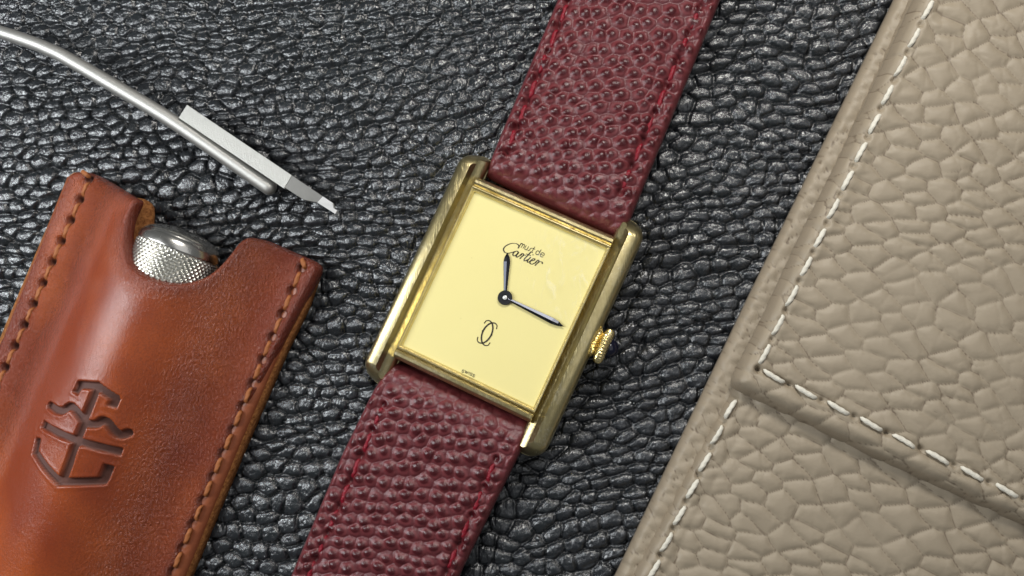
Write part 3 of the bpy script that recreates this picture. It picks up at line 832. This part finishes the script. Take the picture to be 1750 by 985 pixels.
# hands
def hand(name, ang, length, w0, w1, z, mat, peak=.72, zb=0):
    c, s = math.cos(ang), math.sin(ang); V = []; Fc = []
    st = [(0.05, w0), (.35, w0+(w1-w0)*.35), (peak, w1), (.90, w1*.75), (1.0, .004)]
    for t, wd in st:
        for q, h in ((-1, 0), (0, 1), (1, 0)):
            x = t*length; y = q*wd/2
            V.append((x*c-y*s, x*s+y*c, z+h*wd*.20))
        for q in (-1, 1):
            x = t*length; y = q*wd/2; V.append((x*c-y*s, x*s+y*c, z-.012))
    for i in range(len(st)-1):
        a = i*5; b = a+5
        Fc += [(a, b, b+1, a+1), (a+1, b+1, b+2, a+2), (a+3, b+3, b, a), (a+2, b+2, b+4, a+4)]
    return wp(name, V, Fc, mat, watch, False, None)
WI = WMx.inverted()
def wl(px, py, z=ZD):
    p = P(px, py, z); v = WI @ Vector(p); return v
hc = wl(863, 509, .60)
def to(px, py, z):
    v = wl(px, py, z); return math.atan2(v.y-hc.y, v.x-hc.x), math.hypot(v.x-hc.x, v.y-hc.y)
for nm, tipx, w0, w1, z, pk in (('hour_hand', (867, 432), .045, .115, .585, .80), ('minute_hand', (963.5, 558.5), .05, .105, .598, .80)):
    a, l = to(*tipx, z)
    o = hand(nm, a, l, w0, w1, z, STEELB, pk)
    o.data.transform(WMx @ Matrix.Translation((hc.x, hc.y, 0)) @ WMx.inverted())
rings = [[(hc.x+r*math.cos(2*math.pi*j/40), hc.y+r*math.sin(2*math.pi*j/40), z) for j in range(40)] for r, z in ((.125, .566), (.125, .598), (.115, .607), (.065, .604), (.055, .594))]
V, Fc = loft(rings); wp('hand_hub', V, Fc, STEELD, sharp=30)
rings = [[(hc.x+r*math.cos(2*math.pi*j/20), hc.y+r*math.sin(2*math.pi*j/20), z) for j in range(20)] for r, z in ((.036, .59), (.036, .612), (.02, .620), (.003, .622))]
V, Fc = loft(rings); wp('hub_pin', V, Fc, BRIGHT)
# crown
cz = .40; cy0 = -.035
def lathe_x(name, prof, n, flute, mat, nf=26, parent=None):
    rings = []
    for x, r in prof:
        ring = []
        for j in range(n):
            a = -2*math.pi*j/n; rr = r
            if flute: rr = r*(1-flute*(.5+.5*math.cos(nf*a))) if r > .1 else r
            ring.append((x, cy0+rr*math.cos(a), cz+rr*math.sin(a)))
        rings.append(ring)
    V, Fc = loft(rings); return wp(name, V, Fc, mat, parent)
lathe_x('crown_collar', [(1.66, .20), (1.69, .25), (1.74, .262), (1.765, .22), (1.80, .17)], 160, .10, GOLD_C, 34)
crown = lathe_x('crown', [(1.76, .15), (1.79, .24), (1.815, .295), (1.85, .315), (1.90, .315), (1.935, .295), (1.96, .25), (1.97, .17)], 300, .07, GOLD_C, 32)
lathe_x('cabochon', [(1.95, .165), (1.99, .17), (2.04, .155), (2.09, .12), (2.12, .07), (2.13, .01)], 32, 0, CAB, parent=crown)

# strap
def burg(X, Y, seed):
    wx = X+.16*fbm(X*.9, Y*.9, 3+seed); wy = Y+.10*X*.3+.28*fbm(X*.45, Y*.6, 5+seed, 2)
    wx = wx+.035*fbm(X*6, Y*6, 81); wy = wy+.035*fbm(X*6, Y*6, 82)
    f1, f2, cid, cx, cy = voro(wx/.235, wy/.208, 7+seed, .50)
    sz = .32+.10*cid; cellz = sst(.0, .25, f2-f1)
    kn = np.exp(-(f1/sz)**2.2)
    rows = wy/.208; q = rows-np.floor(rows)
    rl = np.exp(-((np.minimum(q, 1-q))/.14)**2)
    z = .050*kn*(.65+.6*cid)+.016*cellz-.008*rl*(1-kn)+.006*fbm(X*9, Y*9, 3)
    return z, np.clip(kn*1.15, 0, 1)
def strap(poly_px, endA, endB, stl, str_, seed, z0=.50):
    poly = np.array([P(a, b, z0)[:2] for a, b in poly_px])
    a_, b_ = P(*endA, z0)[:2], P(*endB, z0)[:2]
    t = (b_-a_)/np.linalg.norm(b_-a_); nrm = np.array([-t[1], t[0]])
    far = poly.mean(0)-a_
    if far @ nrm < 0: nrm = -nrm
    ang = math.atan2(t[1], t[0])
    hl = line_pts(*stl, .475, z=z0-.02); hr = line_pts(*str_, .475, z=z0-.02)
    def zs(X, Y, d):
        s = (X-a_[0])*nrm[0]+(Y-a_[1])*nrm[1]
        e = sst(0, .9, s)
        z = z0+.05*np.exp(-((s-.75)/.6)**2)-.10*sst(1.5, 6, s)
        q = np.clip((.42-s)/.42, 0, 1); z = z-.34*(1-np.sqrt(np.clip(1-q**2.2, 0, 1)))
        g, gr = burg(X, Y, seed)
        calm = sst(.0, .09, d)*(.45+.55*sst(.15, .6, s))
        z = z+edge_round(d, .09)*.9+g*calm+.03*sst(.1, .7, d)
        gl_ = groove(X, Y, hl[0], .045, 1)+groove(X, Y, hr[0], .045, 1)
        hd = dents(X, Y, hl[0], .06, 1)+dents(X, Y, hr[0], .06, 1)
        z = z-.03*gl_-.085*np.clip(hd, 0, 1)
        return z, {'grain': gr*calm+.15*(1-calm), 'edge': d}
    o = child(panel('strap', np.array(poly), .0165, ang, zs, BURG, [(.015, .05), (.012, ('abs', .16)), (-.03, ('abs', .08))]), watch)
    me = stitch_mesh('stitch', .36, .040, RED_T, 2, 3.4, flat=.8)
    for hs in (hl, hr):
        for m in hs[1]:
            s = (m-a_) @ nrm
            zz = z0+.05*math.exp(-((s-.75)/.6)**2)-.10*float(sst(1.5, 6, s))-.002
            st = put_stitch(me, (m[0], m[1], zz), hs[2]+.09, watch); 
            st.parent = o; st.matrix_parent_inverse = Matrix.Identity(4); st.matrix_parent_inverse = watch.matrix_world.inverted() @ Matrix.Identity(4) if False else Matrix.Identity(4)
    return o
strap([(829, 296), (955, -10), (1060, -280), (1350, -280), (1230, -5), (1068, 392), (1051, 408)], (829, 303), (1051, 406),
      ((867, 262), (1040, -170)), ((1060, 331), (1275, -170)), 0)
strap([(671, 614), (638, 668), (583, 777), (494, 985), (390, 1235), (680, 1235), (784, 979), (886, 773), (906, 719)], (671, 614), (906, 719),
      ((657, 691), (440, 1180)), ((849, 783), (675, 1180)), 50)

# ------------------------------------------------------------------ dust
V = []; Fc = []
for i in range(170):
    x = rnd.uniform(-9, 9); y = rnd.uniform(-5.2, 5.2); s = rnd.choice([.008, .010, .012, .02])
    px, py = px_of((x, y, .1))
    if px > 1050+(973-py)*.5 or (px < 560 and py > 290) or abs((px-861)+(py-510)*.44) < 200: continue
    z = .05; b = len(V)
    V += [(x-s, y, z), (x+s, y+s*.5, z), (x, y+s, z+.02), (x, y-s*.7, z+.015), (x+.2*s, y, z+.03)]
    Fc += [(b, b+3, b+4), (b+3, b+1, b+4), (b+1, b+2, b+4), (b+2, b, b+4)]
k = NT('dust_white'); DUST = k.fin((.6, .6, .58), .8)
ds = mesh_obj('dust', V, Fc, DUST, False); ds['kind'] = 'stuff'; ds['label'] = 'tiny white dust specks on the black leather'
